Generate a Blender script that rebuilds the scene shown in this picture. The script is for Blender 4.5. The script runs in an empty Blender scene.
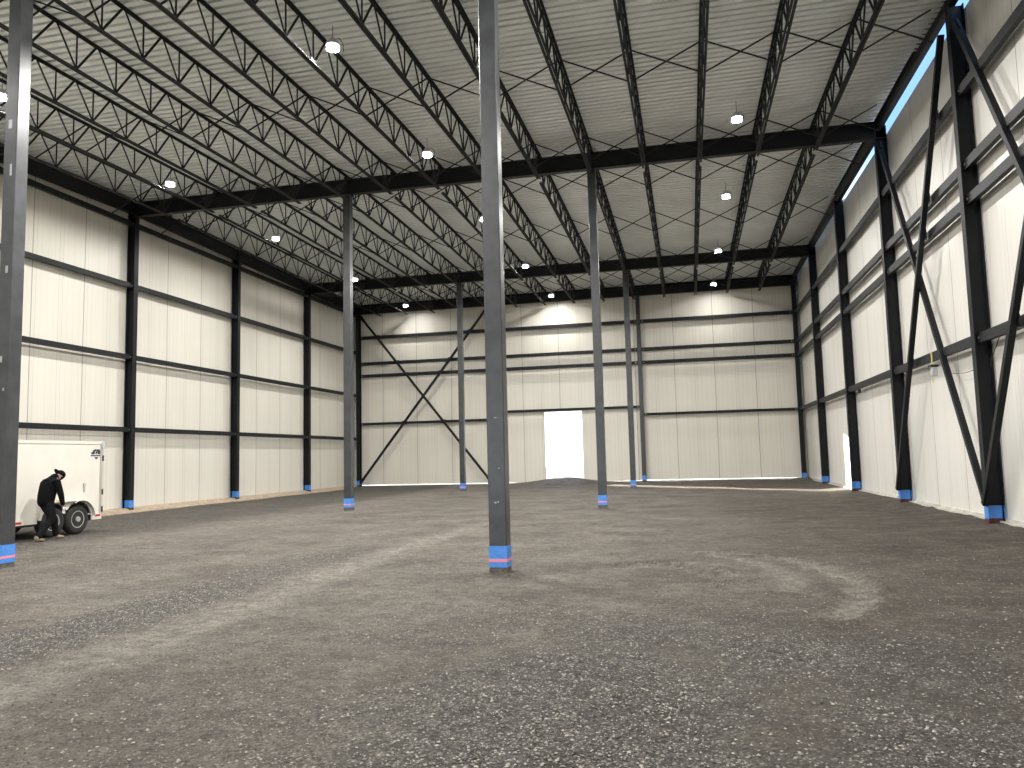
import bpy, math, random
from mathutils import Vector, Matrix, noise
random.seed(7)
COL = bpy.context.scene.collection
PI = math.pi

# ------------------------------------------------------------------ helpers
class MB:
    def __init__(s): s.v=[]; s.f=[]; s.m=[]
    def add(s, vs, fs, mi=0):
        n=len(s.v); s.v+= [tuple(v) for v in vs]; s.f+=[tuple(i+n for i in f) for f in fs]; s.m+=[mi]*len(fs)
    def box(s, x0,x1,y0,y1,z0,z1, mi=0):
        s.add([(x0,y0,z0),(x1,y0,z0),(x1,y1,z0),(x0,y1,z0),(x0,y0,z1),(x1,y0,z1),(x1,y1,z1),(x0,y1,z1)],
              [(3,2,1,0),(4,5,6,7),(0,1,5,4),(1,2,6,5),(2,3,7,6),(3,0,4,7)], mi)
    def prof(s, pts, p0, p1, up=(0,0,1), mi=0, closed=True):
        # extrude a 2D profile (u sideways, w up) from p0 to p1
        p0=Vector(p0); p1=Vector(p1); d=(p1-p0).normalized(); up=Vector(up)
        side=d.cross(up).normalized(); u2=side.cross(d).normalized(); n=len(pts)
        vs=[p0+side*a+u2*b for a,b in pts]+[p1+side*a+u2*b for a,b in pts]
        fs=[(i,(i+1)%n,(i+1)%n+n,i+n) for i in range(n)]
        if closed: fs+=[tuple(range(n-1,-1,-1)), tuple(range(n,2*n))]
        s.add(vs,fs,mi)
    def bar(s,p0,p1,w,h=None,up=(0,0,1),mi=0):
        h=h or w; s.prof([(-w/2,-h/2),(w/2,-h/2),(w/2,h/2),(-w/2,h/2)],p0,p1,up,mi)
    def rod(s,p0,p1,r,n=6,mi=0):
        d=Vector(p1)-Vector(p0); up=(0,0,1) if abs(d.normalized().z)<.99 else (1,0,0)
        s.prof([(r*math.cos(2*PI*i/n),r*math.sin(2*PI*i/n)) for i in range(n)],p0,p1,up,mi)
    def ibeam(s,p0,p1,h,b,tf=.018,tw=.012,up=(0,0,1),mi=0):
        H=h/2;B=b/2;w=tw/2
        s.prof([(-B,-H),(B,-H),(B,-H+tf),(w,-H+tf),(w,H-tf),(B,H-tf),(B,H),(-B,H),(-B,H-tf),(-w,H-tf),(-w,-H+tf),(-B,-H+tf)],p0,p1,up,mi)
    def chan(s,p0,p1,h,b,t=.012,up=(0,0,1),flip=1,mi=0):
        H=h/2
        pts=[(0,-H),(b,-H),(b,-H+t),(t,-H+t),(t,H-t),(b,H-t),(b,H),(0,H)]
        pts=[(flip*(a-b/2),c) for a,c in pts]
        if flip<0: pts=pts[::-1]
        s.prof(pts,p0,p1,up,mi)
    def lathe(s, rz, c=(0,0,0), axis='z', n=24, mi=0):
        vs=[];fs=[]
        for r,z in rz:
            for i in range(n):
                a=2*PI*i/n; x,y=r*math.cos(a),r*math.sin(a)
                p=(x,y,z) if axis=='z' else (z,x,y)
                vs.append((p[0]+c[0],p[1]+c[1],p[2]+c[2]))
        for j in range(len(rz)-1):
            for i in range(n):
                k=(i+1)%n; fs.append((j*n+i,j*n+k,(j+1)*n+k,(j+1)*n+i))
        fs.append(tuple(range(n-1,-1,-1))); fs.append(tuple((len(rz)-1)*n+i for i in range(n)))
        s.add(vs,fs,mi)
    def build(s,name,mat,parent=None,loc=(0,0,0),smooth=False,bevel=0):
        me=bpy.data.meshes.new(name); me.from_pydata(s.v,[],s.f)
        for m in (mat if isinstance(mat,(list,tuple)) else [mat]): me.materials.append(m)
        if any(s.m): me.polygons.foreach_set('material_index',s.m)
        if smooth: me.polygons.foreach_set('use_smooth',[True]*len(s.f))
        me.update(); me.validate()
        o=bpy.data.objects.new(name,me); COL.objects.link(o); o.location=loc
        if parent: o.parent=parent
        if bevel:
            b=o.modifiers.new('bevel','BEVEL'); b.width=bevel; b.segments=2; b.limit_method='ANGLE'
        return o
def empty(name,loc=(0,0,0),rz=0):
    o=bpy.data.objects.new(name,None); COL.objects.link(o); o.location=loc; o.rotation_euler=(0,0,rz); o.empty_display_size=.2
    return o
def tag(o,label,cat,group=None,kind=None):
    if label: o['label']=label
    if cat: o['category']=cat
    if group: o['group']=group
    if kind: o['kind']=kind
    return o
def struct(o,label=None,cat=None):
    o['kind']='structure'
    if label: o['label']=label
    if cat: o['category']=cat
    return o
def copy_tree(o,parent=None):
    c=o.copy(); COL.objects.link(c); c.parent=parent
    if parent is not None and 'label' in c.keys() and 'category' in c.keys(): del c['category']
    for ch in [x for x in o.children]: copy_tree(ch,c)
    return c
ORD=['zeroth','first','second','third','fourth','fifth','sixth','seventh','eighth','ninth','tenth','eleventh','twelfth','thirteenth','fourteenth','fifteenth','sixteenth']

# ------------------------------------------------------------------ materials
def mat(name,color,rough=.6,metal=0,spec=.5,emit=None,es=0,noise_amt=0,noise_scale=8,bump=0,bscale=40,dark=None):
    m=bpy.data.materials.new(name); m.use_nodes=True; nt=m.node_tree; b=nt.nodes['Principled BSDF']
    b.inputs['Base Color'].default_value=(*color,1); b.inputs['Roughness'].default_value=rough
    b.inputs['Metallic'].default_value=metal; b.inputs['Specular IOR Level'].default_value=spec
    if emit: b.inputs['Emission Color'].default_value=(*emit,1); b.inputs['Emission Strength'].default_value=es
    tc=nt.nodes.new('ShaderNodeTexCoord')
    if noise_amt:
        n=nt.nodes.new('ShaderNodeTexNoise'); n.inputs['Scale'].default_value=noise_scale; n.inputs['Detail'].default_value=5
        nt.links.new(tc.outputs['Object'],n.inputs['Vector'])
        mx=nt.nodes.new('ShaderNodeMix'); mx.data_type='RGBA'
        d=dark or tuple(c*(1-noise_amt) for c in color)
        mx.inputs[6].default_value=(*d,1); mx.inputs[7].default_value=(*color,1)
        rp=nt.nodes.new('ShaderNodeValToRGB'); rp.color_ramp.elements[0].position=.35; rp.color_ramp.elements[1].position=.62
        nt.links.new(n.outputs['Fac'],rp.inputs['Fac']); nt.links.new(rp.outputs['Color'],mx.inputs[0])
        nt.links.new(mx.outputs[2],b.inputs['Base Color'])
    if bump:
        n=nt.nodes.new('ShaderNodeTexNoise'); n.inputs['Scale'].default_value=bscale; n.inputs['Detail'].default_value=4
        nt.links.new(tc.outputs['Object'],n.inputs['Vector'])
        bp=nt.nodes.new('ShaderNodeBump'); bp.inputs['Strength'].default_value=bump; bp.inputs['Distance'].default_value=.02
        nt.links.new(n.outputs['Fac'],bp.inputs['Height']); nt.links.new(bp.outputs['Normal'],b.inputs['Normal'])
    return m
STEEL=(.012,.013,.015)
M_steel=mat('primed_steel',STEEL,.5,spec=.25,noise_amt=.25,noise_scale=3)
M_hss=mat('column_steel',(.048,.051,.056),.33,noise_amt=.35,noise_scale=4,dark=(.030,.032,.035))
M_joist=mat('joist_steel',(.026,.028,.030),.75,spec=.3,noise_amt=.2,noise_scale=2)
M_wallcol=mat('wall_column_steel',(.009,.010,.012),.5,spec=.22,noise_amt=.2,noise_scale=3)
M_tape=mat('blue_tape',(.07,.26,.72),.5,noise_amt=.15,noise_scale=20)
M_pink=mat('pink_line',(.75,.25,.33),.6)
M_redprimer=mat('red_primer',(.10,.03,.025),.7,noise_amt=.4,noise_scale=15)
M_base=mat('weathered_base',(.13,.12,.10),.85,noise_amt=.5,noise_scale=20)
M_bolt=mat('bright_bolt',(.7,.7,.68),.3,.8)
M_scuff=mat('scuff',(.30,.31,.32),.7)
M_rubber=mat('tyre_rubber',(.022,.021,.02),.85,noise_amt=.3,noise_scale=20)
M_rim=mat('wheel_rim',(.36,.35,.33),.45)
M_trailer=mat('trailer_panel',(.73,.70,.63),.3,noise_amt=.05,noise_scale=2)
M_trim=mat('trailer_trim',(.55,.54,.50),.35,.5)
M_black=mat('black_paint',(.015,.015,.016),.5)
M_red=mat('red_reflector',(.45,.05,.03),.3)
M_orange=mat('amber_marker',(.8,.3,.05),.3)
M_lamp_h=mat('lamp_housing',(.55,.56,.57),.4,.3)
M_lens=mat('lamp_lens',(1,1,1),.4,emit=(.97,.98,1),es=12)
M_cord=mat('cord',(.03,.03,.03),.6)
M_yellow=mat('yellow_strap',(.55,.50,.16),.7)
M_grey=mat('grey_plastic',(.45,.46,.47),.5)
M_sand=mat('tan_sand',(.42,.34,.25),.95,noise_amt=.35,noise_scale=6,bump=.5,bscale=20)
M_concrete=mat('curb_concrete',(.55,.53,.48),.9,noise_amt=.3,noise_scale=4)
M_jacket=mat('black_fleece',(.005,.0055,.006),.95,spec=.08,bump=.3,bscale=60)
M_pants=mat('dark_trousers',(.009,.009,.010),.95,spec=.08,bump=.3,bscale=50)
M_skin=mat('skin',(.42,.26,.19),.55)
M_glove=mat('pale_glove',(.55,.53,.50),.7)
M_boot=mat('tan_boot',(.22,.17,.12),.8,noise_amt=.4,noise_scale=20)
M_cap=mat('black_cap',(.005,.005,.005),.8,spec=.08)
M_outg=mat('outside_gravel',(.62,.60,.57),.95,noise_amt=.2,noise_scale=.5)

def deck_mat():
    return mat('painted_roof_deck',(.90,.93,.92),.38,metal=.12,noise_amt=.12,noise_scale=.6)
M_deck=deck_mat()

def panel_mat(name,horiz,c_up=(.70,.675,.60),phase=0.):
    # insulated metal wall panel: dark joint every 2.12 m, thin joint at 1.06 m, faint ribs
    m=bpy.data.materials.new(name); m.use_nodes=True; nt=m.node_tree; b=nt.nodes['Principled BSDF']; L=nt.links.new
    b.inputs['Roughness'].default_value=.38; b.inputs['Specular IOR Level'].default_value=.45
    tc=nt.nodes.new('ShaderNodeTexCoord'); sx=nt.nodes.new('ShaderNodeSeparateXYZ'); L(tc.outputs['Object'],sx.inputs[0])
    src=sx.outputs['X' if horiz=='x' else 'Y']
    def M(op,a,bv=None,clamp=False):
        n=nt.nodes.new('ShaderNodeMath'); n.operation=op; n.use_clamp=clamp
        for i,v in enumerate((a,bv)):
            if v is None: continue
            if isinstance(v,(int,float)): n.inputs[i].default_value=v
            else: L(v,n.inputs[i])
        return n.outputs[0]
    # slow wander so that the joints are not ruler straight
    nz=nt.nodes.new('ShaderNodeTexNoise'); nz.inputs['Scale'].default_value=.35; L(tc.outputs['Object'],nz.inputs['Vector'])
    s=M('ADD',M('ADD',src,phase),M('MULTIPLY',M('SUBTRACT',nz.outputs['Fac'],.5),.06))
    def line(period,off,width):
        f=M('MODULO',M('ADD',s,off+1000*period),period)
        d=M('ABSOLUTE',M('SUBTRACT',f,period/2))
        return M('SUBTRACT',1,M('DIVIDE',d,width),clamp=True)
    main=line(2.12,0,.022); sub=line(2.12,1.06,.012); rib=M('MULTIPLY',line(.265,.05,.02),.09); rib2=M('MULTIPLY',line(1.06,.38,.012),.35)
    k=M('MAXIMUM',M('MAXIMUM',M('MULTIPLY',main,.95),M('MULTIPLY',sub,.45)),M('MAXIMUM',rib,rib2))
    n2=nt.nodes.new('ShaderNodeTexNoise'); n2.inputs['Scale'].default_value=.9; n2.inputs['Detail'].default_value=3
    mp=nt.nodes.new('ShaderNodeMapping'); mp.inputs['Scale'].default_value=(2,2,.35); L(tc.outputs['Object'],mp.inputs[0]); L(mp.outputs[0],n2.inputs['Vector'])
    mx0=nt.nodes.new('ShaderNodeMix'); mx0.data_type='RGBA'; L(n2.outputs['Fac'],mx0.inputs[0])
    mx0.inputs[6].default_value=(*[c*.93 for c in c_up],1); mx0.inputs[7].default_value=(*[min(1,c*1.05) for c in c_up],1)
    mx=nt.nodes.new('ShaderNodeMix'); mx.data_type='RGBA'; L(k,mx.inputs[0]); L(mx0.outputs[2],mx.inputs[6]); mx.inputs[7].default_value=(.10,.09,.08,1)
    L(mx.outputs[2],b.inputs['Base Color'])
    bp=nt.nodes.new('ShaderNodeBump'); bp.inputs['Strength'].default_value=.35; bp.inputs['Distance'].default_value=.03
    h=M('ADD',M('MULTIPLY',n2.outputs['Fac'],.6),M('MULTIPLY',k,-.25)); L(h,bp.inputs['Height']); L(bp.outputs['Normal'],b.inputs['Normal'])
    return m
M_wallL=panel_mat('left_wall_panels','y',phase=.55)
M_wallR=panel_mat('right_wall_panels','y',(.70,.685,.635),phase=.95)
M_wallB=panel_mat('back_wall_panels','x',phase=1.67)

# ------------------------------------------------------------------ grid of the building
RF,LF=5.65,-19.02            # inner flange planes of the side columns
WR,WL=5.97,-19.36            # inner faces of the side wall panels
YB=43.2                      # inner face of the back wall
AX,BX=-2.62,-10.87           # the two interior column lines
S=6.557; Y1=23.756
def row(k): return Y1+(k-1)*S if k<4 else 42.98
YF=-11.0
def roofz(y): return (.022 if y<Y1 else -.0135)*(y-Y1)
G_BOT,G_TOP=10.53,11.05      # girder at row 1
DECK=11.17

# ------------------------------------------------------------------ floor
def fbm(x,y,s,o=4):
    return noise.fractal(Vector((x*s,y*s,3.1)),1.0,2.0,o)
def arc_pts(pts,n=60):
    out=[]
    P=[pts[0]]+list(pts)+[pts[-1]]
    for i in range(len(pts)-1):
        for t in range(n):
            t/=n; p0,p1,p2,p3=P[i:i+4]
            out.append(tuple(.5*((2*p1[a])+(-p0[a]+p2[a])*t+(2*p0[a]-5*p1[a]+4*p2[a]-p3[a])*t*t+(-p0[a]+3*p1[a]-3*p2[a]+p3[a])*t**3) for a in(0,1)))
    return out
TR1=arc_pts([(.1,12.9),(.75,12.75),(1.35,12.3),(1.72,11.2),(1.83,9.9),(1.6,8.7),(1.25,7.9)],14)
TR2=arc_pts([(.35,12.6),(.8,12.1),(1.08,11.1),(1.12,10.2),(1.05,9.5)],14)
TR3=arc_pts([(-.9,11.6),(-.3,11.6),(.1,11.2),(.42,10.5),(.35,9.8)],14)
def dmin(pts,x,y):
    b=9e9
    for px,py in pts:
        d=(px-x)**2+(py-y)**2
        if d<b: b=d
    return math.sqrt(b)
def sm(a,b,t):
    t=max(0,min(1,(t-a)/(b-a))); return t*t*(3-2*t)
def ground(x,y):
    """height and the three dirt masks: pale dust, coarse dark stone, brown earth"""
    h=.035*fbm(x,y,.25,3)+.010*fbm(x+3,y,1.7,3)+(.010*fbm(x,y,6.,3) if y<16 else 0)
    rough=sm(-.1,.5,fbm(x+40,y,.6,3))
    h+=.012*rough*fbm(x,y,2.5,4)
    dust=0; coarse=0
    if -2<x<3 and 6.5<y<14:
        d=dmin(TR1,x,y); w=.17+.02*fbm(x,y,4,2)
        k=1-sm(w*.85,w*1.2,d); dust=max(dust,k); h+=k*(-.02+.012*math.sin(34*(x+y)))+.045*math.exp(-((d-.24)/.07)**2)
        d=dmin(TR2,x,y); k=1-sm(.10,.22,d); dust=max(dust,.8*k); h+=-.015*k+.02*math.exp(-((d-.2)/.06)**2)
        d=dmin(TR3,x,y); k=1-sm(.15,.38,d); dust=max(dust,.55*k); h+=k*.045*(math.sin(30*(x*.8+y*1.4))+fbm(x,y,5,2))
    # long pale strip running away in depth, slightly sunken
    cx=-5.0+.12*math.sin(y*.35); d=abs(x-cx)
    if 2<y<19: dust=max(dust,(1-sm(.05,.75-.02*y,d))*(1.-.4*sm(14,19,y))); h-=.012*(1-sm(.1,.4,d))
    d=abs(x+6.1-.1*math.sin(y*.3)); 
    if y<16: coarse=max(coarse,(1-sm(.25,.8,d))*.9*(1-sm(9,16,y)))
    # ruts across the middle
    for yy,a in((12.9,.02),(13.8,.015),(16.1,.02),(18.3,.02),(21.5,.025)):
        d=y-(yy+.05*x+.4*math.sin(x*.5+yy)); h+=a*math.exp(-(d/.18)**2)*(.8+1.4*fbm(x,yy,.9,2))
    # dark stripe at the left wall, pale path beside it
    dl=x+13.6; coarse=max(coarse,(1-sm(0,.9,dl+.5*fbm(x,y,.4,2)))*(.65+.35*fbm(x,y,.5,2)))
    dust=max(dust,.7*math.exp(-((x+11.6+.5*fbm(x,y,.5,2))/1.4)**2)*sm(12,16,y))
    # gravel in the foreground
    g=math.exp(-(((x+.2)/2.3)**2))*(1-sm(6.0,9.5,y)); coarse=max(coarse,.95*g*sm(-.5,.3,fbm(x+9,y,.7,2)+.2))
    brown=sm(-1.5,3.5,x+1.2*fbm(x,y,.3,3))*(1-.5*sm(22,36,y))
    dk=math.exp(-((y-(13.4+.9*math.sin(x*.4)))/1.1)**2)*sm(1.6,3,x)
    dust*=(.75+.5*fbm(x,y,2.2,4)); 
    # mound in the doorway, banks against the walls
    h+=.42*math.exp(-((x+6.8)/1.7)**2)*math.exp(-((y-43.4)/1.9)**2)
    h+=.10*sm(4.9,6.1,x)+.10*sm(40.5,43.2,y)*(1-math.exp(-((x+6.8)/1.7)**2))
    h+=.05*math.exp(-((x-AX)**2+(y-10.64)**2)/.16)*(.6+fbm(x,y,5,2))
    return h,max(0,min(1,dust)),max(0,min(1,coarse)),max(0,min(1,brown))
def make_floor():
    xs=[]; x=-19.9
    while x<6.6: xs.append(x); x+=.14
    ys=[]; y=YF
    while y<44.6:
        ys.append(y); y+= .5 if y<2 else (.07 if y<14.5 else (.14 if y<24 else .24))
    v=[];cols=[]
    for y in ys:
        for x in xs:
            h,a,b,c=ground(x,y); v.append((x,y,h)); cols.append((a,b,c,1))
    nx=len(xs); f=[(j*nx+i,j*nx+i+1,(j+1)*nx+i+1,(j+1)*nx+i) for j in range(len(ys)-1) for i in range(nx-1)]
    me=bpy.data.meshes.new('floor'); me.from_pydata(v,[],f)
    at=me.color_attributes.new('dirt','FLOAT_COLOR','POINT')
    at.data.foreach_set('color',[c for t in cols for c in t])
    me.polygons.foreach_set('use_smooth',[True]*len(f))
    o=bpy.data.objects.new('floor',me); COL.objects.link(o)
    m=bpy.data.materials.new('gravel_floor'); m.use_nodes=True; nt=m.node_tree; B=nt.nodes['Principled BSDF']; L=nt.links.new
    B.inputs['Roughness'].default_value=.82; B.inputs['Specular IOR Level'].default_value=.4
    tc=nt.nodes.new('ShaderNodeTexCoord'); va=nt.nodes.new('ShaderNodeVertexColor'); va.layer_name='dirt'
    sp=nt.nodes.new('ShaderNodeSeparateColor'); L(va.outputs[0],sp.inputs[0])
    def N(sc,det=6,r=.6):
        n=nt.nodes.new('ShaderNodeTexNoise'); n.inputs['Scale'].default_value=sc; n.inputs['Detail'].default_value=det; n.inputs['Roughness'].default_value=r
        L(tc.outputs['Object'],n.inputs['Vector']); return n.outputs['Fac']
    def ramp(src,a,b):
        r=nt.nodes.new('ShaderNodeMapRange'); r.inputs[1].default_value=a; r.inputs[2].default_value=b; L(src,r.inputs[0]); return r.outputs[0]
    def mix(f,a,b,mode='MIX'):
        n=nt.nodes.new('ShaderNodeMix'); n.data_type='RGBA'; n.blend_type=mode
        if isinstance(f,float): n.inputs[0].default_value=f
        else: L(f,n.inputs[0])
        for i,c in((6,a),(7,b)):
            if isinstance(c,tuple): n.inputs[i].default_value=(*c,1)
            else: L(c,n.inputs[i])
        return n.outputs[2]
    def mul(a,b):
        n=nt.nodes.new('ShaderNodeMath'); n.operation='MULTIPLY'
        for i,q in enumerate((a,b)):
            if isinstance(q,float): n.inputs[i].default_value=q
            else: L(q,n.inputs[i])
        return n.outputs[0]
    base=mix(ramp(N(.8,6),.35,.65),(.128,.107,.086),(.270,.240,.198))
    brown=mix(ramp(N(1.1,6),.35,.65),(.042,.031,.021),(.120,.094,.067))
    c=mix(sp.outputs[2],base,brown)
    coarse=mix(ramp(N(14,4,.7),.42,.60),(.062,.054,.047),(.22,.20,.175))
    c=mix(sp.outputs[1],c,coarse)
    c=mix(sp.outputs[0],c,mix(ramp(N(9,5),.3,.7),(.27,.245,.205),(.43,.395,.335)))
    vo=nt.nodes.new('ShaderNodeTexVoronoi'); vo.inputs['Scale'].default_value=55; L(tc.outputs['Object'],vo.inputs['Vector'])
    vs=nt.nodes.new('ShaderNodeSeparateColor'); L(vo.outputs['Color'],vs.inputs[0])
    pm=nt.nodes.new('ShaderNodeMath'); pm.operation='MULTIPLY_ADD'; L(sp.outputs[1],pm.inputs[0]); pm.inputs[1].default_value=.5; pm.inputs[2].default_value=.32
    c=mix(mul(ramp(vs.outputs[0],.72,.98),pm.outputs[0]),c,(.47,.44,.40))  # pale stones; the extra share on coarse ground paints in sparkle
    c=mix(mul(ramp(vs.outputs[1],.70,.95),.6),c,(.04,.037,.033))
    c=mix(mul(ramp(N(5,8,.8),.60,.40),.55),c,(.045,.038,.031))
    c=mix(mul(ramp(N(2.2,9,.85),.54,.68),.45),c,(.30,.28,.25))
    mm=nt.nodes.new('ShaderNodeMath'); mm.operation='MULTIPLY_ADD'; L(sp.outputs[1],mm.inputs[0]); mm.inputs[1].default_value=.55; mm.inputs[2].default_value=.22
    c=mix(mul(ramp(vo.outputs['Distance'],.30,.75),mm.outputs[0]),c,(.018,.016,.014))  # gaps between stones darkened in the colour, standing in for crevice shade
    L(c,B.inputs['Base Color'])
    a=nt.nodes.new('ShaderNodeMath'); a.operation='ADD'; L(mul(vo.outputs['Distance'],-.6),a.inputs[0]); L(mul(N(22,8,.75),1.6),a.inputs[1])
    bp=nt.nodes.new('ShaderNodeBump'); bp.inputs['Strength'].default_value=1.; bp.inputs['Distance'].default_value=.05; L(a.outputs[0],bp.inputs['Height'])
    L(bp.outputs['Normal'],B.inputs['Normal'])
    me.materials.append(m)
    return struct(o,'uneven grey and brown gravel floor with curved tyre tracks','floor')
make_floor()
def make_stones():
    b=MB()
    base=[(1,0,0),(-1,0,0),(0,1,0),(0,-1,0),(0,0,1),(0,0,-1)]
    fs=[(0,2,4),(2,1,4),(1,3,4),(3,0,4),(2,0,5),(1,2,5),(3,1,5),(0,3,5)]
    n=0
    while n<42000:
        y=3.3+9.5*random.random()**1.7; x=random.uniform(-.95*y-1.5,.62*y+.6)
        if x>5.5 or abs(x-AX)<.4 and abs(y-10.64)<.4: continue
        h,d,c,br=ground(x,y)
        if random.random()>.12+1.0*c-.08*d: continue
        r=random.choice((.004,.005,.006,.007,.009,.012))*random.uniform(.7,1.3)
        a=random.uniform(0,PI); ca,sa=math.cos(a),math.sin(a)
        vs=[]
        for q in base:
            j=[q[i]*r*random.uniform(.6,1.25) for i in range(3)]; j[2]*=.6
            vs.append((x+j[0]*ca-j[1]*sa,y+j[0]*sa+j[1]*ca,h+r*.25+j[2]))
        b.add(vs,fs,random.choice((0,0,1,1,2,2))); n+=1
    o=b.build('gravel_stones',[mat('grey_stone',(.19,.18,.17),.8),mat('pale_stone',(.33,.30,.26),.8),mat('dark_stone',(.08,.075,.07),.8)])
    tag(o,'loose grey crushed stones scattered over the gravel in the foreground','gravel',kind='stuff')
make_stones()

# ------------------------------------------------------------------ walls
def wall_slabs():
    b=MB()   # left wall
    b.box(WL-.10,WL,YF,YB+.1,.10,11.35); o=b.build('wall_left',M_wallL); struct(o,'left wall of cream insulated metal panels','wall')
    b=MB()   # right wall: its top stops short of the roof in the nearer bays
    for y0,y1,zt in((YF,row(1),10.65),(row(1),row(2),10.66),(row(2),row(3),10.70),(row(3),YB+.1,11.3)):
        za=zt; zb=zt
        if y0==row(1): za,zb=10.64,10.74
        if y0==row(2): za,zb=10.86,10.90
        b.add([(WR,y0,.12),(WR+.1,y0,.12),(WR+.1,y1,.12),(WR,y1,.12),(WR,y0,za),(WR+.1,y0,za),(WR+.1,y1,zb),(WR,y1,zb)],
              [(3,2,1,0),(4,5,6,7),(0,1,5,4),(1,2,6,5),(2,3,7,6),(3,0,4,7)])
    o=b.build('wall_right',M_wallR); struct(o,'right wall of pale insulated metal panels with a sky gap at the top','wall')
    b=MB()   # back wall with the door opening
    dx0,dx1,dz=-7.90,-5.78,4.06
    b.box(WL,dx0,YB,YB+.1,.16,11.35); b.box(dx1,AX,YB,YB+.1,.16,11.35); b.box(AX,WR,YB,YB+.1,.19,11.35); b.box(dx0,dx1,YB,YB+.1,dz,11.35)
    o=b.build('wall_back',M_wallB); struct(o,'back wall of cream metal panels with an open doorway','wall')
    b=MB()   # wall behind the camera with a big open bay
    b.box(WL,-12,YF-.1,YF,0,11.6); b.box(-1,WR,YF-.1,YF,0,11.6); b.box(-12,-1,YF-.1,YF,4.6,11.6)
    o=b.build('wall_front',M_wallB); struct(o)
    b=MB()   # door lining
    b.box(dx0-.03,dx0,YB-.02,YB+.14,.1,dz); b.box(dx1,dx1+.03,YB-.02,YB+.14,.1,dz); b.box(dx0-.03,dx1+.03,YB-.02,YB+.14,dz,dz+.05)
    o=b.build('door_1',mat('door_trim',(.75,.75,.73),.5)); struct(o,'tall open doorway in the back wall letting in white daylight','door')
wall_slabs()
# base curbs
b=MB(); b.box(WR-.10,WR+.18,YF,YB+.1,-.15,.12); b.box(WR-.03,WR+.0,YF,YB,.12,.17)
struct(b.build('baseboard_right',M_concrete),'pale concrete curb along the foot of the right wall','curb')
b=MB(); b.prof([(-.5,-.1),(.55,-.1),(.55,.02),(.12,.15),(-.5,.22)],(WL,YF,0),(WL,YB,0))
struct(b.build('baseboard_left',M_sand),'tan sand bank along the foot of the left wall','ledge')
b=MB(); b.box(WL,-8.1,YB-.04,YB+.16,-.1,.13); b.box(-5.6,AX,YB-.04,YB+.16,-.1,.13); b.box(AX,WR,YB+.0,YB+.16,-.1,.15)
struct(b.build('baseboard_back',M_concrete),'low pale curb along the foot of the back wall','curb')

# ------------------------------------------------------------------ ceiling: corrugated deck
def make_ceiling():
    b=MB(); pit=.23; y=YF; pts=[]
    while y<YB+.1:
        for dy,dz in((0,0),(.145,0),(.12,.09),(.255,.09),(.23,0)):
            pts.append((y+dy,DECK+roofz(y+dy)+dz))
        y+=pit
    X0,X1=WL-.1,5.81
    for i in range(len(pts)-1):
        (ya,za),(yb,zb)=pts[i],pts[i+1]
        if abs(yb-ya)<1e-6: continue
        b.add([(X0,ya,za),(X1,ya,za),(X1,yb,zb),(X0,yb,zb)],[(0,3,2,1)])
    ya,yb=YF-.1,YB+.2
    for ya,yb in((YF-.1,Y1),(Y1,YB+.2)):
        za,zb=DECK+roofz(ya)+.096,DECK+roofz(yb)+.096
        b.add([(X0,ya,za),(X1,ya,za),(X1,yb,zb),(X0,yb,zb),(X0,ya,za+.15),(X1,ya,za+.15),(X1,yb,zb+.15),(X0,yb,zb+.15)],
          [(3,2,1,0),(4,5,6,7),(0,1,5,4),(1,2,6,5),(2,3,7,6),(3,0,4,7)])
    o=b.build('ceiling',M_deck); struct(o,'pale corrugated steel roof deck over the open-web joists','ceiling')
make_ceiling()

# ------------------------------------------------------------------ interior columns
HW=.25
def hss_column(X,Y,top,label,scuffs=()):
    t=empty('steel_column',(X,Y,0)); tag(t,label,'column','square interior steel columns')
    b=MB(); b.box(-HW/2,HW/2,-HW/2,HW/2,.07,top); b.build('shaft',M_hss,t,bevel=.012)
    b=MB(); b.box(-HW/2-.003,HW/2+.003,-HW/2-.003,HW/2+.003,-.06,.09); b.box(-.19,.19,-.19,.19,-.08,.0); o=b.build('base_plate',M_base,t); o['label']='muddy brown base below the tape'
    b=MB(); b.box(-HW/2-.004,HW/2+.004,-HW/2-.004,HW/2+.004,.10,.39); o=b.build('tape_band',M_tape,t); o['label']='bright blue painters tape band'
    b=MB(); b.box(-HW/2-.006,HW/2+.006,-HW/2-.006,HW/2+.006,.175,.215); b.build('level_line',M_pink,o)['label']='pink level line on the blue tape'
    b=MB(); b.box(-.17,.17,-.17,.17,top,top+.02); b.build('cap_plate',M_steel,t)
    if scuffs:
        b=MB()
        for x,z,w,h in scuffs: b.box(x-w/2,x+w/2,-HW/2-.002,-HW/2+.01,z-h/2,z+h/2)
        b.build('scuff_mark',M_scuff,t)
    return t
hss_column(AX,row(-1),G_BOT+roofz(row(-1))-.02,'tall dark square column in the centre, nearest of all, with blue tape at its foot',[(-.02,.98,.03,.02),(.02,.99,.02,.02),(.0,2.15,.04,.012),(.04,1.45,.02,.01)])
hss_column(BX-.05,row(-1),G_BOT+roofz(row(-1))-.02,'square grey scuffed column at the left edge of the photo',[(.02,4.9,.05,.12),(-.03,3.4,.05,.10),(.03,6.6,.04,.2),(-.01,7.4,.07,.15),(.04,2.9,.03,.05)])
hss_column(AX,row(1),G_BOT-.02,'square column under the nearest girder, between central column and doorway bay')
hss_column(BX,row(1),G_BOT-.02,'square column with bright right face, left of the back wall cross brace')
hss_column(AX,row(3),G_BOT+roofz(row(3))-.02,'distant square column just left of the back wall column beside it')
hss_column(BX,row(3),G_BOT+roofz(row(3))-.02,'slim distant column in front of the right half of the back cross brace')

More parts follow.
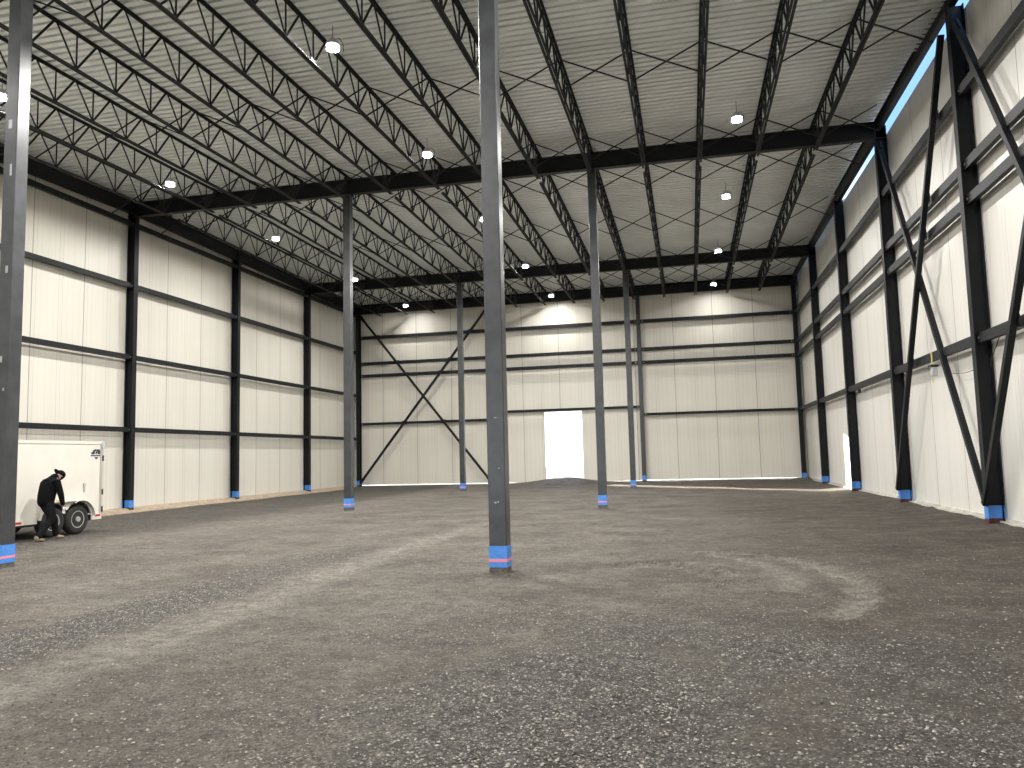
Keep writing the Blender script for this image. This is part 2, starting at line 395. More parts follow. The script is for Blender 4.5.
# ------------------------------------------------------------------ wall columns
def wall_column(name,X,Y,rot,top,label,group,depth=.30,fl=.21,m=None,primer=True,z0=0.0):
    # local: inner flange plane at y=0 facing -y, wall behind at +y
    t=empty(name,(X,Y,0),rot); tag(t,label,'column',group)
    b=MB(); b.ibeam((0,depth/2,z0+.30),(0,depth/2,top),depth,fl,.02,.014,up=(0,1,0)); b.ibeam((0,depth/2,z0),(0,depth/2,z0+.30),depth,fl,.02,.014,up=(0,1,0))
    b.build('shaft',m or M_wallcol,t)
    b=MB(); b.ibeam((0,depth/2,z0+.17),(0,depth/2,z0+.42),depth+.006,fl+.006,.023,.018,up=(0,1,0)); o=b.build('tape_band',M_tape,t); o['label']='blue painters tape band'
    if primer:
        b=MB(); b.ibeam((0,depth/2,z0+.02),(0,depth/2,z0+.165),depth+.004,fl+.004,.022,.017,up=(0,1,0)); b.build('primer_foot',M_redprimer,t)['label']='dark red primed foot'
    b=MB(); b.box(-fl*.7,fl*.7,-.05,depth+.02,-.08,z0+.02); b.build('base_plate',M_base,t)
    return t
RN={0:'nearest in view, between the two cross braced bays',1:'carrying the nearest girder, far end of the braced bay',2:'with the sunlit patch on the wall beside it',3:'carrying the second girder, second from the back corner'}
for k in range(0,4):
    wall_column('wall_column',RF,row(k),-PI/2,10.9+roofz(row(k)),'black steel column on the right wall, '+RN[k],'steel columns along the right wall')
LN={0:'hidden beside the trailer',1:'just right of the white trailer, carrying the nearest girder',2:'second right of the trailer, halfway between girders',3:'third right of the trailer, carrying the second girder'}
for k in range(1,4):
    wall_column('wall_column',LF,row(k),PI/2,10.9+roofz(row(k)),'black steel column on the left wall, '+LN[k],'steel columns along the left wall')
wall_column('corner_column',RF+.08,42.78,0,10.3,'black steel corner column where the right and back walls meet','steel columns at the back corners')
wall_column('corner_column',LF+.02,42.78,0,10.3,'black steel corner column where the left and back walls meet','steel columns at the back corners')
wall_column('wall_column',AX+.17,42.83,0,10.3,'grey steel column on the back wall right of the doorway','steel columns on the back wall',.32,m=M_hss)
wall_column('wall_column',BX+.17,42.83,0,10.3,'grey steel column on the back wall at the right foot of the cross brace','steel columns on the back wall',.32,m=M_hss)

# ------------------------------------------------------------------ girders and eave beams
def girder(Y,zb,zt,x0,x1,label):
    t=empty('roof_girder',(0,Y,0)); tag(t,label,'girder','main girders across the roof')
    b=MB(); zc=(zb+zt)/2; b.ibeam((x0,0,zc),(x1,0,zc),zt-zb,.2,.024,.014); b.build('beam',M_steel,t)
    for X in (AX,BX):
        for q in(-1,1):
            b=MB(); b.box(X-.008,X+.008,min(q*.01,q*.095),max(q*.01,q*.095),zb+.03,zt-.03); b.build('stiffener',M_steel,t)
    return t
girder(row(-1),G_BOT+roofz(row(-1)),G_TOP+roofz(row(-1)),LF-.35,RF+.3,'dark girder over the nearest columns, above the top of the photo')
girder(row(1),G_BOT,G_TOP,LF-.35,RF+.3,'long dark girder crossing the whole roof, the nearest one in view')
girder(row(3),G_BOT+roofz(row(3)),G_TOP+roofz(row(3)),LF-.35,RF+.3,'second dark girder crossing the roof, next before the back wall')
def endbeam():
    t=empty('end_wall_beam',(0,42.98,0)); tag(t,'dark beam along the top of the back wall','beam')
    b=MB(); b.ibeam((LF-.3,0,10.54),(RF+.35,0,10.54),.46,.2,.024,.014); b.build('beam',M_steel,t)
    b=MB(); b.box(LF-.4,RF+.4,.08,.22,10.76,11.0); b.build('deck_angle',M_steel,t)
endbeam()
BAYN={-1:'nearest bay in view',0:'braced bay before the nearest girder',1:'bay just behind the nearest girder',2:'bay just before the second girder',3:'last bay at the back corner'}
for side,X,n in(('right',RF+.09,-1),('left',LF-.10,0)):
    for k in range(-1 if n<0 else 0,4):
        y0,y1=row(k)+.01,row(k+1)-.01
        z0,z1=roofz(y0),roofz(y1)
        hb=.5; zc=10.86
        if side=='right':
            bot=10.75 if k<1 else 10.64 if k==1 else 10.60
            z0=z1=0; hb=11.10-bot; zc=(11.10+bot)/2
        t=empty('eave_beam',(X,(y0+y1)/2,0)); tag(t,'dark eave beam at the top of the %s wall, %s'%(side,BAYN[k]),'beam','eave beams along the %s wall'%side)
        yc=(y0+y1)/2
        b=MB(); b.ibeam((0,y0-yc,zc+z0),(0,y1-yc,zc+z1),hb,.15,.02,.012); b.build('beam',M_steel,t)
        b=MB(); s=1 if side=='right' else -1
        b.prof([(0,.0),(.012,.0),(.012,.16),(0,.16)],(s*.085,y0-yc,10.90+z0),(s*.085,y1-yc,10.90+z1)); b.build('deck_angle',M_steel,t)

# ------------------------------------------------------------------ girts
GZ=[3.74,6.58,7.31,8.87]; GZL=[2.88,5.44,8.0,10.25]
GN=['lowest','second lowest','second highest','highest']
def girt(p0,p1,z,inward,label,group,h=.2):
    p0=Vector(p0); p1=Vector(p1); c=(p0+p1)/2; t=empty('wall_girt',(c.x,c.y,z)); tag(t,label,'girt',group)
    a=(p0-c); e=(p1-c); a.z=e.z=0; d=(e-a).normalized()
    b=MB(); side=d.cross(Vector((0,0,1))); fl=1 if side.dot(Vector(inward))<0 else -1
    b.chan(a,e,h,.11,.014,flip=fl); b.build('channel',M_steel,t)
    for q,s in((a,1),(e,-1)):
        m=MB(); pt=q+d*(s*.10)+Vector(inward)*.05; w=Vector(inward)
        m.rod(pt,pt+w*.02,.022,8); m.build('end_bolt',M_bolt,t)
    return t
for k in range(-1,4):
    for i,z in enumerate(GZ):
        girt((RF+.13,row(k)+.02,0),(RF+.13,row(k+1)-.02-(.1 if k==3 else 0),0),z,(-1,0,0),'%s dark girt on the right wall, %s'%(GN[i],BAYN[k]),'girts along the right wall')
for k in range(0,4):
    for i,z in enumerate(GZL):
        girt((LF-.13,row(k)+.02,0),(LF-.13,row(k+1)-.02-(.1 if k==3 else 0),0),z,(1,0,0),'%s dark girt on the left wall, %s'%(GN[i],BAYN[k]),'girts along the left wall',.17)
for n,(x0,x1,nm) in enumerate(((LF+.15,BX+.06,'cross braced bay at the left'),(BX+.28,AX+.06,'middle bay with the doorway'),(AX+.28,RF-.05,'blank bay at the right'))):
    for i,z in enumerate(GZ):
        zz=4.16 if (n==1 and i==0) else z
        girt((x0,42.98,0),(x1,42.98,0),zz,(0,-1,0),'%s dark girt on the back wall, %s'%(GN[i],nm),'girts along the back wall',.14 if i==0 else .19)

# ------------------------------------------------------------------ cross braces
def brace(p0,p1,inward,crossings,label,w=.115,split=None):
    t=empty('cross_brace',p0); tag(t,label,'brace','diagonal wall braces')
    p0=Vector(p0); p1=Vector(p1); d=p1-p0; inw=Vector(inward)
    b=MB(); b.bar((0,0,0),d,w,w,up=inward); b.build('brace_bar',M_wallcol,t)
    for z in crossings:
        f=(z-p0.z)/(p1.z-p0.z); c=d*f
        hz=Vector((0,1,0)) if abs(inw.x)>.5 else Vector((1,0,0))
        m=MB(); m.bar(c-hz*.14-inw*.055,c+hz*.14-inw*.055,.02,.22,up=(0,0,1)); m.build('clamp_plate',M_steel,t)
    for c,s in((Vector((0,0,0)),1),(d,-1)):
        m=MB(); e=c+d.normalized()*s*.35; m.bar(c,e,w+.06,.02,up=inward); m.build('gusset_plate',M_steel,t)
    return t
xb=RF+.03
brace((RF-.06,row(0)+.25,10.3),(RF-.06,row(1)-.14,.45),(-1,0,0),GZ,'diagonal black brace on right wall, falling away from camera, in the farther braced bay')
brace((RF+.06,row(0)+.13,.45),(RF+.06,row(1)-.2,10.35),(-1,0,0),GZ,'diagonal black brace on right wall, rising away from camera, in the farther braced bay')
brace((RF+.06,row(-1)+.2,.45),(RF+.06,row(0)-.25,10.3),(-1,0,0),GZ,'diagonal black brace at upper right edge of photo, rising away from camera')
brace((RF-.06,row(-1)+.3,10.3),(RF-.06,row(0)-.14,.45),(-1,0,0),GZ,'diagonal black brace at lower right edge of photo, falling away from camera')
yb=42.80
brace((LF+.22,yb,10.15),(BX-.10,yb,.25),(0,-1,0),GZ[:],'thin dark brace on back wall running from top left down to the right',.12)
brace((BX-.10,yb-.13,10.15),(LF+.22,yb-.13,.30),(0,-1,0),GZ[:],'thin dark brace on back wall running from top right down to the left',.12)

# ------------------------------------------------------------------ open-web joists
def L_pair(b,p0,p1,down):
    # two steel angles back to back
    s=-1 if down else 1
    for q in(-1,1):
        pts=[(q*.012,0),(q*.065,0),(q*.065,s*.008),(q*.02,s*.008),(q*.02,s*.05),(q*.012,s*.05)]
        if q*s<0: pts=pts[::-1]
        b.prof(pts,p0,p1)
def joist_proto(L,nb,name_y):
    t=empty('roof_joist',(0,0,0)); dz=name_y
    dep=.83
    b=MB(); L_pair(b,(0,.0,0),(0,L,dz*L),True); b.build('top_chord',M_joist,t)
    b=MB(); L_pair(b,(0,.14,-dep+dz*.14),(0,L-.14,-dep+dz*(L-.14)),False); b.build('bottom_chord',M_joist,t)
    p=L/nb; w=MB()
    for i in range(nb):
        a=(0,i*p+.03,dz*i*p-.03); c=(0,(i+.5)*p,-dep+.03+dz*(i+.5)*p); e=(0,(i+1)*p-.03,dz*(i+1)*p-.03)
        w.rod(a,c,.020,6); w.rod(c,e,.025,6)
    w.build('zigzag_web',M_joist,t)
    v=None
    for i in range(nb):
        if v is None:
            m=MB(); m.rod((0,0,-dep+.03),(0,0,-.03),.018,6); v=m.build('vertical_strut',M_joist,t); o=v
        else:
            o=v.copy(); COL.objects.link(o); o.parent=t
        yy=(i+.5)*p; o.location=(0,yy,dz*yy)
    for yy in (.05,L-.05):
        m=MB(); m.box(-.07,.07,yy-.06,yy+.06,-.10+dz*yy,-.051+dz*yy); m.build('bearing_seat',M_joist,t)
    return t
JX=[LF+(RF-LF)*j/15 for j in range(16)]
JX=[ -19.12+1.65*j for j in range(16)]
PRN=joist_proto(row(1)-row(-1)-.06,11,.022); PRL=joist_proto(row(1)-row(-1)-.06,11,-.0135); PRS=joist_proto(42.95-row(3)-.06,5,-.0135)
used={id(PRN):False,id(PRL):False,id(PRS):False}
for bi,(y,pr,nm) in enumerate(((row(-1),PRN,'nearest bay'),(row(1),PRL,'middle bay'),(row(3),PRS,'back bay'))):
    for j in range(1,15):
        if not used[id(pr)]: o=pr; used[id(pr)]=True
        else: o=copy_tree(pr)
        o.location=(JX[j],y+.03,DECK-.004+roofz(y+.03))
        side='%s from the left wall'%ORD[j] if j<=7 else '%s from the right wall'%ORD[15-j]
        tag(o,'dark open-web joist, %s, %s'%(side,nm),'joist','open-web joists under the roof deck')

# cross bridging between joists
def bridging_proto():
    t=empty('bridging_brace',(0,0,0))
    for s,q in((1,0),(-1,.03)):
        m=MB(); m.bar((.03,q,-.05 if s>0 else -.80),(1.62,q,-.80 if s>0 else -.05),.028,.028,up=(0,1,0)); m.build('bridging_rod',M_joist,t)
    return t
BP=bridging_proto(); first=True
BR=[(row(-1)+1.3,'row over nearest columns',1),(row(0)+.4,'row midway to nearest girder',1),(row(1)-1.2,'row before nearest girder',1),
    (row(1)+1.4,'row behind nearest girder',2),(row(2),'row midway between girders',2),(row(3)-1.2,'row before second girder',2),
    (row(3)+1.6,'row behind second girder',3),(41.2,'row at back wall',3)]
for y,nm,_ in BR:
    for j in range(0,15):
        if y<row(0)-1 and j>9: continue
        o=BP if first else copy_tree(BP); first=False
        o.location=(JX[j],y,DECK+roofz(y)-.004)
        if j==14: o.scale=(.93,1,1)
        side='%s gap from left wall'%ORD[j+1] if j<8 else '%s gap from right wall'%ORD[15-j]
        tag(o,'thin crossed rods, %s, %s'%(side,nm),'bridging','crossed bridging rods between the roof joists')

# ------------------------------------------------------------------ high bay lamps
LZ=10.42
def lamp_proto():
    t=empty('high_bay_light',(0,0,0))
    b=MB(); b.lathe([(.05,.16),(.09,.15),(.11,.10),(.17,.06),(.185,.0),(.18,-.01)],n=24); b.build('housing',M_lamp_h,t,smooth=False)
    b=MB(); b.lathe([(.165,-.012),(.165,-.018),(.15,-.022)],n=24); b.build('lens',M_lens,t)['label']='glowing white lens'
    b=MB(); b.lathe([(.05,-.02),(.045,-.06),(.03,-.075)],n=12); b.build('sensor',M_grey,t)
    b=MB(); b.rod((0,0,.16),(0,0,.50),.008); b.build('hanging_rod',M_cord,t)
    b=MB(); b.rod((.05,0,.14),(.14,.10,.20),.008); b.rod((.14,.10,.20),(.22,.14,.10),.008); b.rod((.22,.14,.10),(.24,.14,-.12),.008); b.build('loose_cable',M_cord,t)
    return t
LP=lamp_proto(); first=True
LNAME=[(14.65,'nearest in view'),(20.8,'second, before the nearest girder'),(27.2,'third, just behind the nearest girder'),(34.66,'fourth, before the second girder'),(41.6,'last, beside the back wall')]
for X,rn in((-15.5,'left row'),(-7.03,'middle row'),(1.61,'right row')):
    for Y,ln in LNAME:
        o=LP if first else copy_tree(LP); first=False
        o.location=(X,Y,LZ); o.scale=(.82,.82,.9); tag(o,'round white high bay lamp, %s, %s'%(rn,ln),'lamp','high bay lamps under the roof')
    for Y in (14.65,20.8,27.2,34.66,41.6,8.2,1.6,-5.0):
        ld=bpy.data.lights.new('lamp_light','AREA'); ld.shape='DISK'; ld.size=.25; ld.energy=1.06*(620 if X>-10 and X<0 else 350)*(.6 if Y<-1 else .25 if Y>40 else 1)*(1.7 if X>-10 and X<0 and 5<Y<16 else 1); ld.spread=math.radians(174)
        ld.color=(1.0,.975,.935); lo=bpy.data.objects.new('lamp_light',ld); COL.objects.link(lo); lo.location=(X,Y,LZ-.09)
        lo.visible_camera=True

# ------------------------------------------------------------------ sky, sun, outside
w=bpy.data.worlds.new('sky'); bpy.context.scene.world=w; w.use_nodes=True
nt=w.node_tree; bg=nt.nodes['Background']; bg.inputs[1].default_value=1.0
tc=nt.nodes.new('ShaderNodeTexCoord'); sx=nt.nodes.new('ShaderNodeSeparateXYZ'); nt.links.new(tc.outputs['Generated'],sx.inputs[0])
rp=nt.nodes.new('ShaderNodeValToRGB'); e=rp.color_ramp.elements
e[0].position=0; e[0].color=(6,6.2,6.5,1); e[1].position=.34; e[1].color=(.42,.80,1.5,1); m_=e.new(.20); m_.color=(3.2,3.7,4.4,1)
nt.links.new(sx.outputs['Z'],rp.inputs['Fac']); nt.links.new(rp.outputs['Color'],bg.inputs[0])
sun=bpy.data.lights.new('sun','SUN'); sun.energy=45; sun.angle=math.radians(.6); sun.color=(1,.93,.82)
so=bpy.data.objects.new('sun',sun); COL.objects.link(so); so.location=(-20,60,12)
d=Vector((15.1,-13.0,-2.4)).normalized(); so.rotation_euler=d.to_track_quat('-Z','Y').to_euler()
b=MB()
for x0,x1,y0,y1 in((-90,WL-.2,-60,120),(WR+.3,80,-60,120),(WL-.2,WR+.3,44.4,120),(WL-.2,WR+.3,-60,YF)):
    b.box(x0,x1,y0,y1,-.4,-.06)
o=b.build('ground_outside',M_outg); struct(o,'pale sunlit ground outside the doorway','ground')

# ------------------------------------------------------------------ trailer
def make_trailer():
    T=empty('cargo_trailer',(-14.5,17.0,0)); tag(T,'white enclosed tandem axle cargo trailer by the left wall','trailer')
    # local: side plane x=0 facing +x, rear at y=0, front toward -y
    Lt=5.6; W=2.1; zb,zt=.43,2.20
    b=MB(); ys=[]
    # side wall outline with wheel arches
    def arch(cy,r,n=10): return [(cy+r*math.cos(PI*i/n), .36+r*math.sin(PI*i/n)) for i in range(n+1)]
    out=[(0,zb),(0,zt),(-Lt,zt),(-Lt,zb)]
    ar=[p for p in arch(-1.50,.43)[::-1] if p[1]>=zb]; ar2=[p for p in arch(-.73,.43)[::-1] if p[1]>=zb]
    ar=[p for p in ar if p[0]<-1.115]; ar2=[p for p in ar2 if p[0]>-1.115]
    out=out+[(ar[0][0],zb)]+ar+ar2+[(ar2[-1][0],zb)]
    for xx in(0,-W):
        pass
    n=len(out)
    b.add([(0,y,z) for y,z in out]+[(-.04,y,z) for y,z in out],[tuple(range(n)),tuple(range(2*n-1,n-1,-1))]+[(i,i+n,(i+1)%n+n,(i+1)%n) for i in range(n)])
    b.box(-W,-W+.04,-Lt,0,zb,zt); b.box(-W,-.04,-Lt,-Lt+.04,zb,zt); b.box(-W+.04,-.04,-Lt+.04,-.02,zt-.05,zt+.02)
    b.build('body',M_trailer,T)
    b=MB(); b.box(-W+.04,-.05,-.05,0.0,zb+.02,zt-.02); b.build('rear_door',M_trailer,T)
    b=MB(); b.box(-.05,.015,-Lt,.02,zt-.03,zt+.045); b.box(-W-.015,-W+.05,-Lt,.02,zt-.03,zt+.045); b.build('roof_rail',M_trailer,T)
    b=MB(); b.box(-.045,.012,-.07,.015,zb-.04,zt); b.build('corner_post',M_trim,T)
    b=MB(); b.box(-.03,.02,-Lt,-1.98,zb-.08,zb+.02); b.box(-.03,.02,-.3,.0,zb-.12,zb+.02); b.build('lower_rail',M_trailer,T)
    b=MB(); b.box(-W+.15,-.15,-Lt,0,zb-.14,zb-.01); b.box(-1.9,-.2,-Lt-.9,-Lt,zb-.1,zb); b.build('chassis',M_black,T)
    # fender lip following the arches
    b=MB()
    for cy,a0,a1 in((-1.50,62,172),(-.73,8,118)):
        pts=[(cy+.455*math.cos(math.radians(a)),.36+.455*math.sin(math.radians(a))) for a in range(a0,a1+1,10)]
        for (ya,za),(yc,zc) in zip(pts,pts[1:]): b.bar((.045,ya,za),(.045,yc,zc),.10,.022,up=(0,-(zc-za),(yc-ya)) )
    b.box(-.0,.10,-1.36,-.87,.80,.825)
    b.build('fender',M_trailer,T)
    for cy,nm in((-1.50,0),(-.73,0)):
        for xs in(-.12,-W+.12):
            wv=MB(); c=(xs,cy,.355)
            wv.lathe([(.20,-.10),(.27,-.115),(.335,-.10),(.355,-.06),(.355,.06),(.335,.10),(.27,.115),(.20,.10)],c,'x',32); tp=wv.build('wheel',M_rubber,T,smooth=True); tp['label']='black tyre'
            r=MB(); s=1 if xs>-1 else -1
            r.lathe([(.205,s*.085),(.205,s*.105),(.185,s*.10),(.17,s*.06),(.10,s*.045),(.075,s*.085),(.06,s*.13),(.0,s*.135)],c,'x',24); r.build('rim',M_rim,tp,smooth=False)
            r=MB()
            for i in range(5):
                a=2*PI*i/5; r.rod((xs+s*.05,cy+.135*math.cos(a),.355+.135*math.sin(a)),(xs+s*.056,cy+.135*math.cos(a),.355+.135*math.sin(a)),.028,10)
            r.build('rim_hole',M_black,tp)
    b=MB(); b.box(.015,.06,-.04,.03,zt-.14,zt+.03); b.build('corner_lamp',M_grey,T)
    for z in(1.82,.98,.55):
        b=MB(); b.box(.012,.03,.0,.035,z-.07,z+.07); b.build('hinge',M_black,T)
    b=MB(); b.box(.0,.03,-.60,-.57,1.0,1.22); b.box(.0,.035,-.62,-.55,1.14,1.20); b.build('latch_handle',M_grey,T)
    b=MB(); b.box(.0,.02,-1.42,-1.34,.82,.85); b.build('side_marker',M_orange,T)
    for y0 in(-.12,-2.5,-2.95):
        b=MB(); b.box(.02,.026,y0-.10,y0+.08,zb-.05,zb-.0); b.build('side_reflector',M_red,T)
    # emblem: dark truck-like mark over a banner and a small point below
    b=MB()
    def flat(pts):
        b.add([(.004,-.20+y,1.93+z) for y,z in pts]+[(.0,-.20+y,1.93+z) for y,z in pts],[tuple(range(len(pts)))]+[(i,i+len(pts),(i+1)%len(pts)+len(pts),(i+1)%len(pts)) for i in range(len(pts))])
    flat([(-.17,-.01),(-.17,.04),(-.12,.055),(-.10,.10),(-.02,.12),(.0,.09),(-.05,.05),(-.06,-.01)])
    flat([(.17,-.01),(.17,.05),(.13,.06),(.10,.11),(.02,.12),(.0,.09),(.04,.05),(.05,-.01)])
    flat([(-.04,.02),(.0,.09),(.04,.02),(0,-.01)])
    flat([(-.19,-.06),(-.19,-.03),(.19,-.03),(.19,-.06)])
    flat([(-.07,-.08),(.07,-.08),(.03,-.12),(.0,-.14),(-.03,-.12)])
    b.build('emblem',mat('emblem_ink',(.03,.035,.05),.5),T)['label']='small dark printed emblem near the rear top corner'
make_trailer()

# ------------------------------------------------------------------ worker
def skin_mesh(name,chains,material,parent,sub=2,smooth=True,root=0):
    """chains: list of lists of (x,y,z,r); equal points are welded; grown with the Skin modifier"""
    vs=[];ed=[];rad=[];idx={}
    for ch in chains:
        prev=None
        for p in ch:
            key=tuple(round(c,4) for c in p[:3])
            if key not in idx: idx[key]=len(vs); vs.append(p[:3]); r=p[3]; rad.append(r if isinstance(r,tuple) else (r,r))
            i=idx[key]
            if prev is not None and prev!=i: ed.append((prev,i))
            prev=i
    me=bpy.data.meshes.new(name); me.from_pydata(vs,ed,[]); me.materials.append(material)
    o=bpy.data.objects.new(name,me); COL.objects.link(o); o.parent=parent
    sk=o.modifiers.new('skin','SKIN'); sk.use_smooth_shade=smooth
    if not me.skin_vertices: 
        with bpy.context.temp_override(object=o,active_object=o): pass
    lay=me.skin_vertices[0].data if me.skin_vertices else None
    if lay is None: raise RuntimeError('no skin layer')
    for i,r in enumerate(rad): lay[i].radius=r
    lay[root].use_root=True
    ss=o.modifiers.new('sub','SUBSURF'); ss.levels=sub; ss.render_levels=sub
    return o
def make_worker():
    P=empty('person',(-13.95,14.70,.0),math.radians(-8)); tag(P,'person in black hooded jacket and backward cap walking beside the white trailer, head bowed','person')
    hip=(0,0,.87); 
    # faces +y ; +x is his right
    RS=(.19,.10,1.29); LS=(-.19,.16,1.29)
    RE=(.26,.15,1.00); LE=(-.25,.22,1.01); RWr=(.25,.22,.74); LWr=(-.22,.33,.77)
    RK=(.12,.03,.47); RA=(.12,-.30,.10); LK=(-.11,.28,.48); LA=(-.11,.36,.09)
    spine=[(0,0,.87,.13),(0,.03,1.02,.125),(0,.09,1.18,.14),(0,.14,1.31,.11),(0,.21,1.36,.055),(0,.25,1.385,.05),(0,.30,1.40,.085),(0,.33,1.46,.075)]
    def hand(wr,dirv,side):
        w=Vector(wr); d=Vector(dirv).normalized(); lat=Vector((0,1,0)) ; lat=(lat-d*lat.dot(d)).normalized(); n=d.cross(lat)
        ch=[]; k1=w+d*.04; k2=w+d*.085
        base=[tuple(w)+(.024,),tuple(k1)+((.034,.018),),tuple(k2)+((.036,.016),)]; ch.append(base)
        for q,Lf in((-.030,.062),(-.010,.075),(.010,.080),(.029,.072)):
            a=k2+lat*q+d*.008; m=a+d*Lf*.5+n*side*.004; e=a+d*Lf*.85+n*side*.022
            ch.append([tuple(k2)+((.036,.016),),tuple(a)+(.0095,),tuple(m)+(.0085,),tuple(e)+(.007,)])
        t0=k1+lat*.035; t1=t0+d*.03+lat*.018+n*side*.01; t2=t1+d*.028+n*side*.008
        ch.append([tuple(k1)+((.034,.018),),tuple(t0)+(.012,),tuple(t1)+(.010,),tuple(t2)+(.008,)])
        return ch
    # the body: one continuous surface
    arms=[[(0,.14,1.31,.11),(*RS,.055),(*RE,.042),(*RWr,.026)],[(0,.14,1.31,.11),(*LS,.055),(*LE,.042),(*LWr,.026)]]
    legs=[[(0,0,.87,.13),(.10,0,.82,.085),(*RK,.055),(*RA,.038),(.12,-.20,.05,.036),(.12,-.13,.035,.028)],
          [(0,0,.87,.13),(-.10,.03,.82,.085),(*LK,.055),(*LA,.038),(-.11,.46,.045,.036),(-.11,.53,.035,.028)]]
    body=skin_mesh('body',[spine]+arms+legs,M_skin,P,2)
    # gloved hands continue the wrists
    for wr,el,s in((RWr,RE,1),(LWr,LE,-1)):
        dv=Vector((0,.12,-1)); skin_mesh('hand',hand(wr,dv,s),M_glove if s>0 else M_glove,P,1)['label']='pale gloved hand'
    # jacket
    J=[[(0,-.02,.71,.175),(0,-.01,.93,.185),(0,.02,1.06,.195),(0,.06,1.19,.20),(0,.13,1.32,.13),(0,.18,1.385,.085)],
       [(0,.13,1.32,.13),(RS[0],RS[1],RS[2],.082),(RE[0],RE[1],RE[2],.066),(RWr[0],RWr[1],RWr[2]+.02,.046)],
       [(0,.13,1.32,.13),(LS[0],LS[1],LS[2],.082),(LE[0],LE[1],LE[2],.066),(LWr[0],LWr[1],LWr[2]+.02,.046)]]
    skin_mesh('jacket',J,M_jacket,P,2)['label']='black hooded jacket'
    skin_mesh('hood',[[(0,.10,1.37,.10),(0,.05,1.30,.07)],[(0,.10,1.37,.10),(0,.20,1.40,.085),(0,.27,1.37,.075)]],M_jacket,P,2)
    T=[[(0,0,1.0,.13),(0,0,.90,.15),(.09,0,.78,.115),(.12,.03,.62,.11),(*RK,.092),(.12,-.14,.28,.072),(.12,-.29,.07,.070)],
       [(0,0,.90,.15),(-.09,.03,.78,.115),(-.11,.18,.62,.11),(*LK,.092),(-.11,.33,.27,.072),(-.11,.35,.06,.070)]]
    skin_mesh('trousers',T,M_pants,P,2)['label']='dark baggy work trousers'
    for x,y,s in((.12,-.30,1),(-.11,.36,-1)):
        skin_mesh('boot',[[(x,y,.15,.058),(x,y-.01,.06,.056),(x,y+.10,.05,(.052,.046)),(x,y+.19,.04,(.046,.034))]],M_boot,P,2)['label']='tan work boot'
    # head details
    HD=empty('head'); piv=Vector((0,.275,1.475)); HD.matrix_basis=Matrix.Translation(Vector((0,.315,1.415)))@Matrix.Rotation(math.radians(-28),4,'X')@Matrix.Translation(-piv); P_=P; P=HD
    b=MB(); 
    for sx in(-1,1):
        m=MB(); m.lathe([(.004,-.016),(.013,-.012),(.018,0),(.013,.012),(.004,.016)],(sx*.078,.275,1.475),'x',10); m.build('ear',M_skin,P,smooth=True)
        m=MB(); m.lathe([(.002,-.010),(.008,-.006),(.010,0),(.008,.006),(.002,.010)],(sx*.030,.352,1.475),'z',10); m.build('eye',mat('eye_white',(.6,.6,.6),.3) if sx<0 else bpy.data.materials['eye_white'],P,smooth=True)
    skin_mesh('nose',[[(0,.352,1.485,.010),(0,.374,1.462,.013),(0,.360,1.453,.010)]],M_skin,P,1)
    m=MB(); m.box(-.024,.024,.345,.362,1.425,1.433); m.build('mouth',mat('lips',(.30,.12,.10),.5),P,bevel=.003)
    skin_mesh('beard',[[(0,.315,1.415,.060),(0,.345,1.415,.045)],[(0,.315,1.415,.060),(.055,.30,1.445,.035),(.07,.28,1.49,.03)],[(0,.315,1.415,.060),(-.055,.30,1.445,.035),(-.07,.28,1.49,.03)]],M_cap,P,2)
    # cap: dome and brim turned backwards
    b=MB(); b.lathe([(.103,-.035),(.108,.0),(.098,.045),(.070,.078),(.03,.093),(.0,.095)],(0,0,0),'z',24); c=b.build('cap',M_cap,P,smooth=True); c.location=(0,.275,1.512); c.rotation_euler=(math.radians(-22),0,0); c['label']='black baseball cap worn backwards'
    b=MB(); n=9; pt=[(.085*math.cos(PI+PI*i/(n-1)),-.04+.12*math.sin(PI+PI*i/(n-1))*1.0) for i in range(n)]
    vs=[(x,y-.03,-.02) for x,y in pt]+[(x,y-.03,-.012) for x,y in pt]
    b.add(vs,[tuple(range(n))[::-1],tuple(range(n,2*n))]+[(i,(i+1)%n,(i+1)%n+n,i+n) for i in range(n)]); b.build('brim',M_cap,c)
    for o in list(HD.children): o.matrix_basis=HD.matrix_basis@o.matrix_basis; o.parent=P_
    bpy.data.objects.remove(HD)
make_worker()

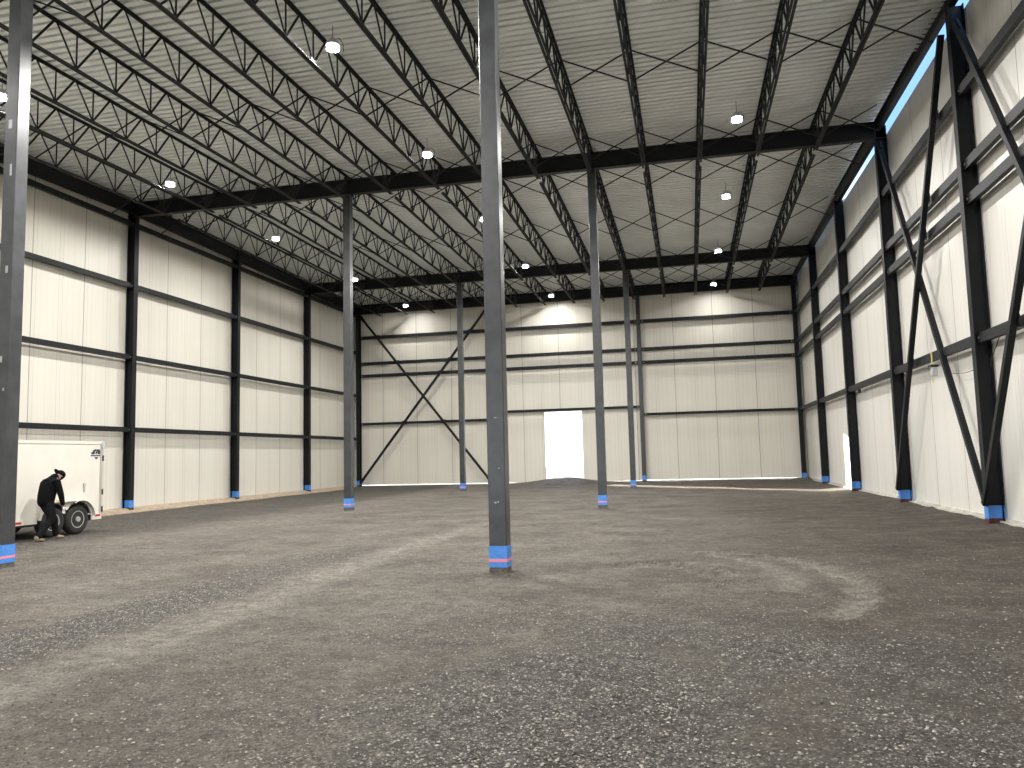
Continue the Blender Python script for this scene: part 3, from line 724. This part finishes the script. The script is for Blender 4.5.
# ------------------------------------------------------------------ small hanging things
def hanging_strap():
    t=empty('hanging_strap',(5.50,19.42,3.66)); tag(t,'yellow strap with a small grey device hanging from the right wall girt','strap')
    b=MB(); pts=[(0,0,.10),(.01,.02,-.05),(-.01,-.01,-.20),(.01,.02,-.36)]
    for a,c in zip(pts,pts[1:]): b.bar(a,c,.05,.015,up=(1,0,0))
    b.build('strap',M_yellow,t)
    b=MB(); b.box(-.06,.06,-.17,-.05,-.46,-.26); b.build('device',M_grey,t,bevel=.015)
    b=MB(); b.box(-.08,.08,-.19,.06,-.25,-.21); b.build('bracket',M_black,t)
    b=MB(); b.bar((0,.03,-.36),(0,.02,-.60),.05,.012,up=(1,0,0)); b.build('strap_tail',M_yellow,t)
hanging_strap()
def wire(name,pts,label,r=.008):
    b=MB()
    P=[Vector(p) for p in pts]
    for a,c in zip(P,P[1:]): b.rod(a,c,r)
    tag(b.build(name,M_cord),label,'cable')
wire('cable',[(5.88,19.3-.28*i,3.24-.07*math.sin(PI*i/7)) for i in range(8)],'thin dark cable sagging from the yellow strap to the nearest right wall column')
wire('cable',[(5.90,16.5,3.70),(5.90,16.75,3.5),(5.90,17.05,3.3),(5.90,17.08,3.15)],'thin loose cable dangling below the lowest girt right of the nearest wall column')
def small_lamp(loc):
    t=empty('wall_lamp',loc); tag(t,'small dark lamp clamped under the lowest girt near the sunlit patch','lamp')
    b=MB(); b.box(-.05,.05,-.06,.06,-.18,-.06); b.build('head',M_black,t,bevel=.01)
    b=MB(); b.rod((0,0,-.07),(0,0,.02),.012); b.build('clamp',M_cord,t)
small_lamp((5.76,28.6,3.68))

# ------------------------------------------------------------------ camera
f=778.81
fw=Vector((-0.21856663,0.971357,0.09324273)); rt=Vector((0.97481677,0.22167853,-0.02430833)); up=Vector((0.04428198,-0.08558159,0.99534662))
cd=bpy.data.cameras.new('camera'); cam=bpy.data.objects.new('camera',cd); COL.objects.link(cam)
cd.sensor_fit='HORIZONTAL'; cd.sensor_width=36; cd.lens=f/1024*36; cd.clip_end=500
R=Matrix((rt,up,-fw)).transposed().to_4x4(); cam.matrix_world=Matrix.Translation((0,0,1.6))@R
sc=bpy.context.scene; sc.camera=cam
vs_=sc.view_settings; vs_.view_transform='Standard'; vs_.look='None'; vs_.exposure=0; vs_.gamma=1; vs_.use_curve_mapping=False
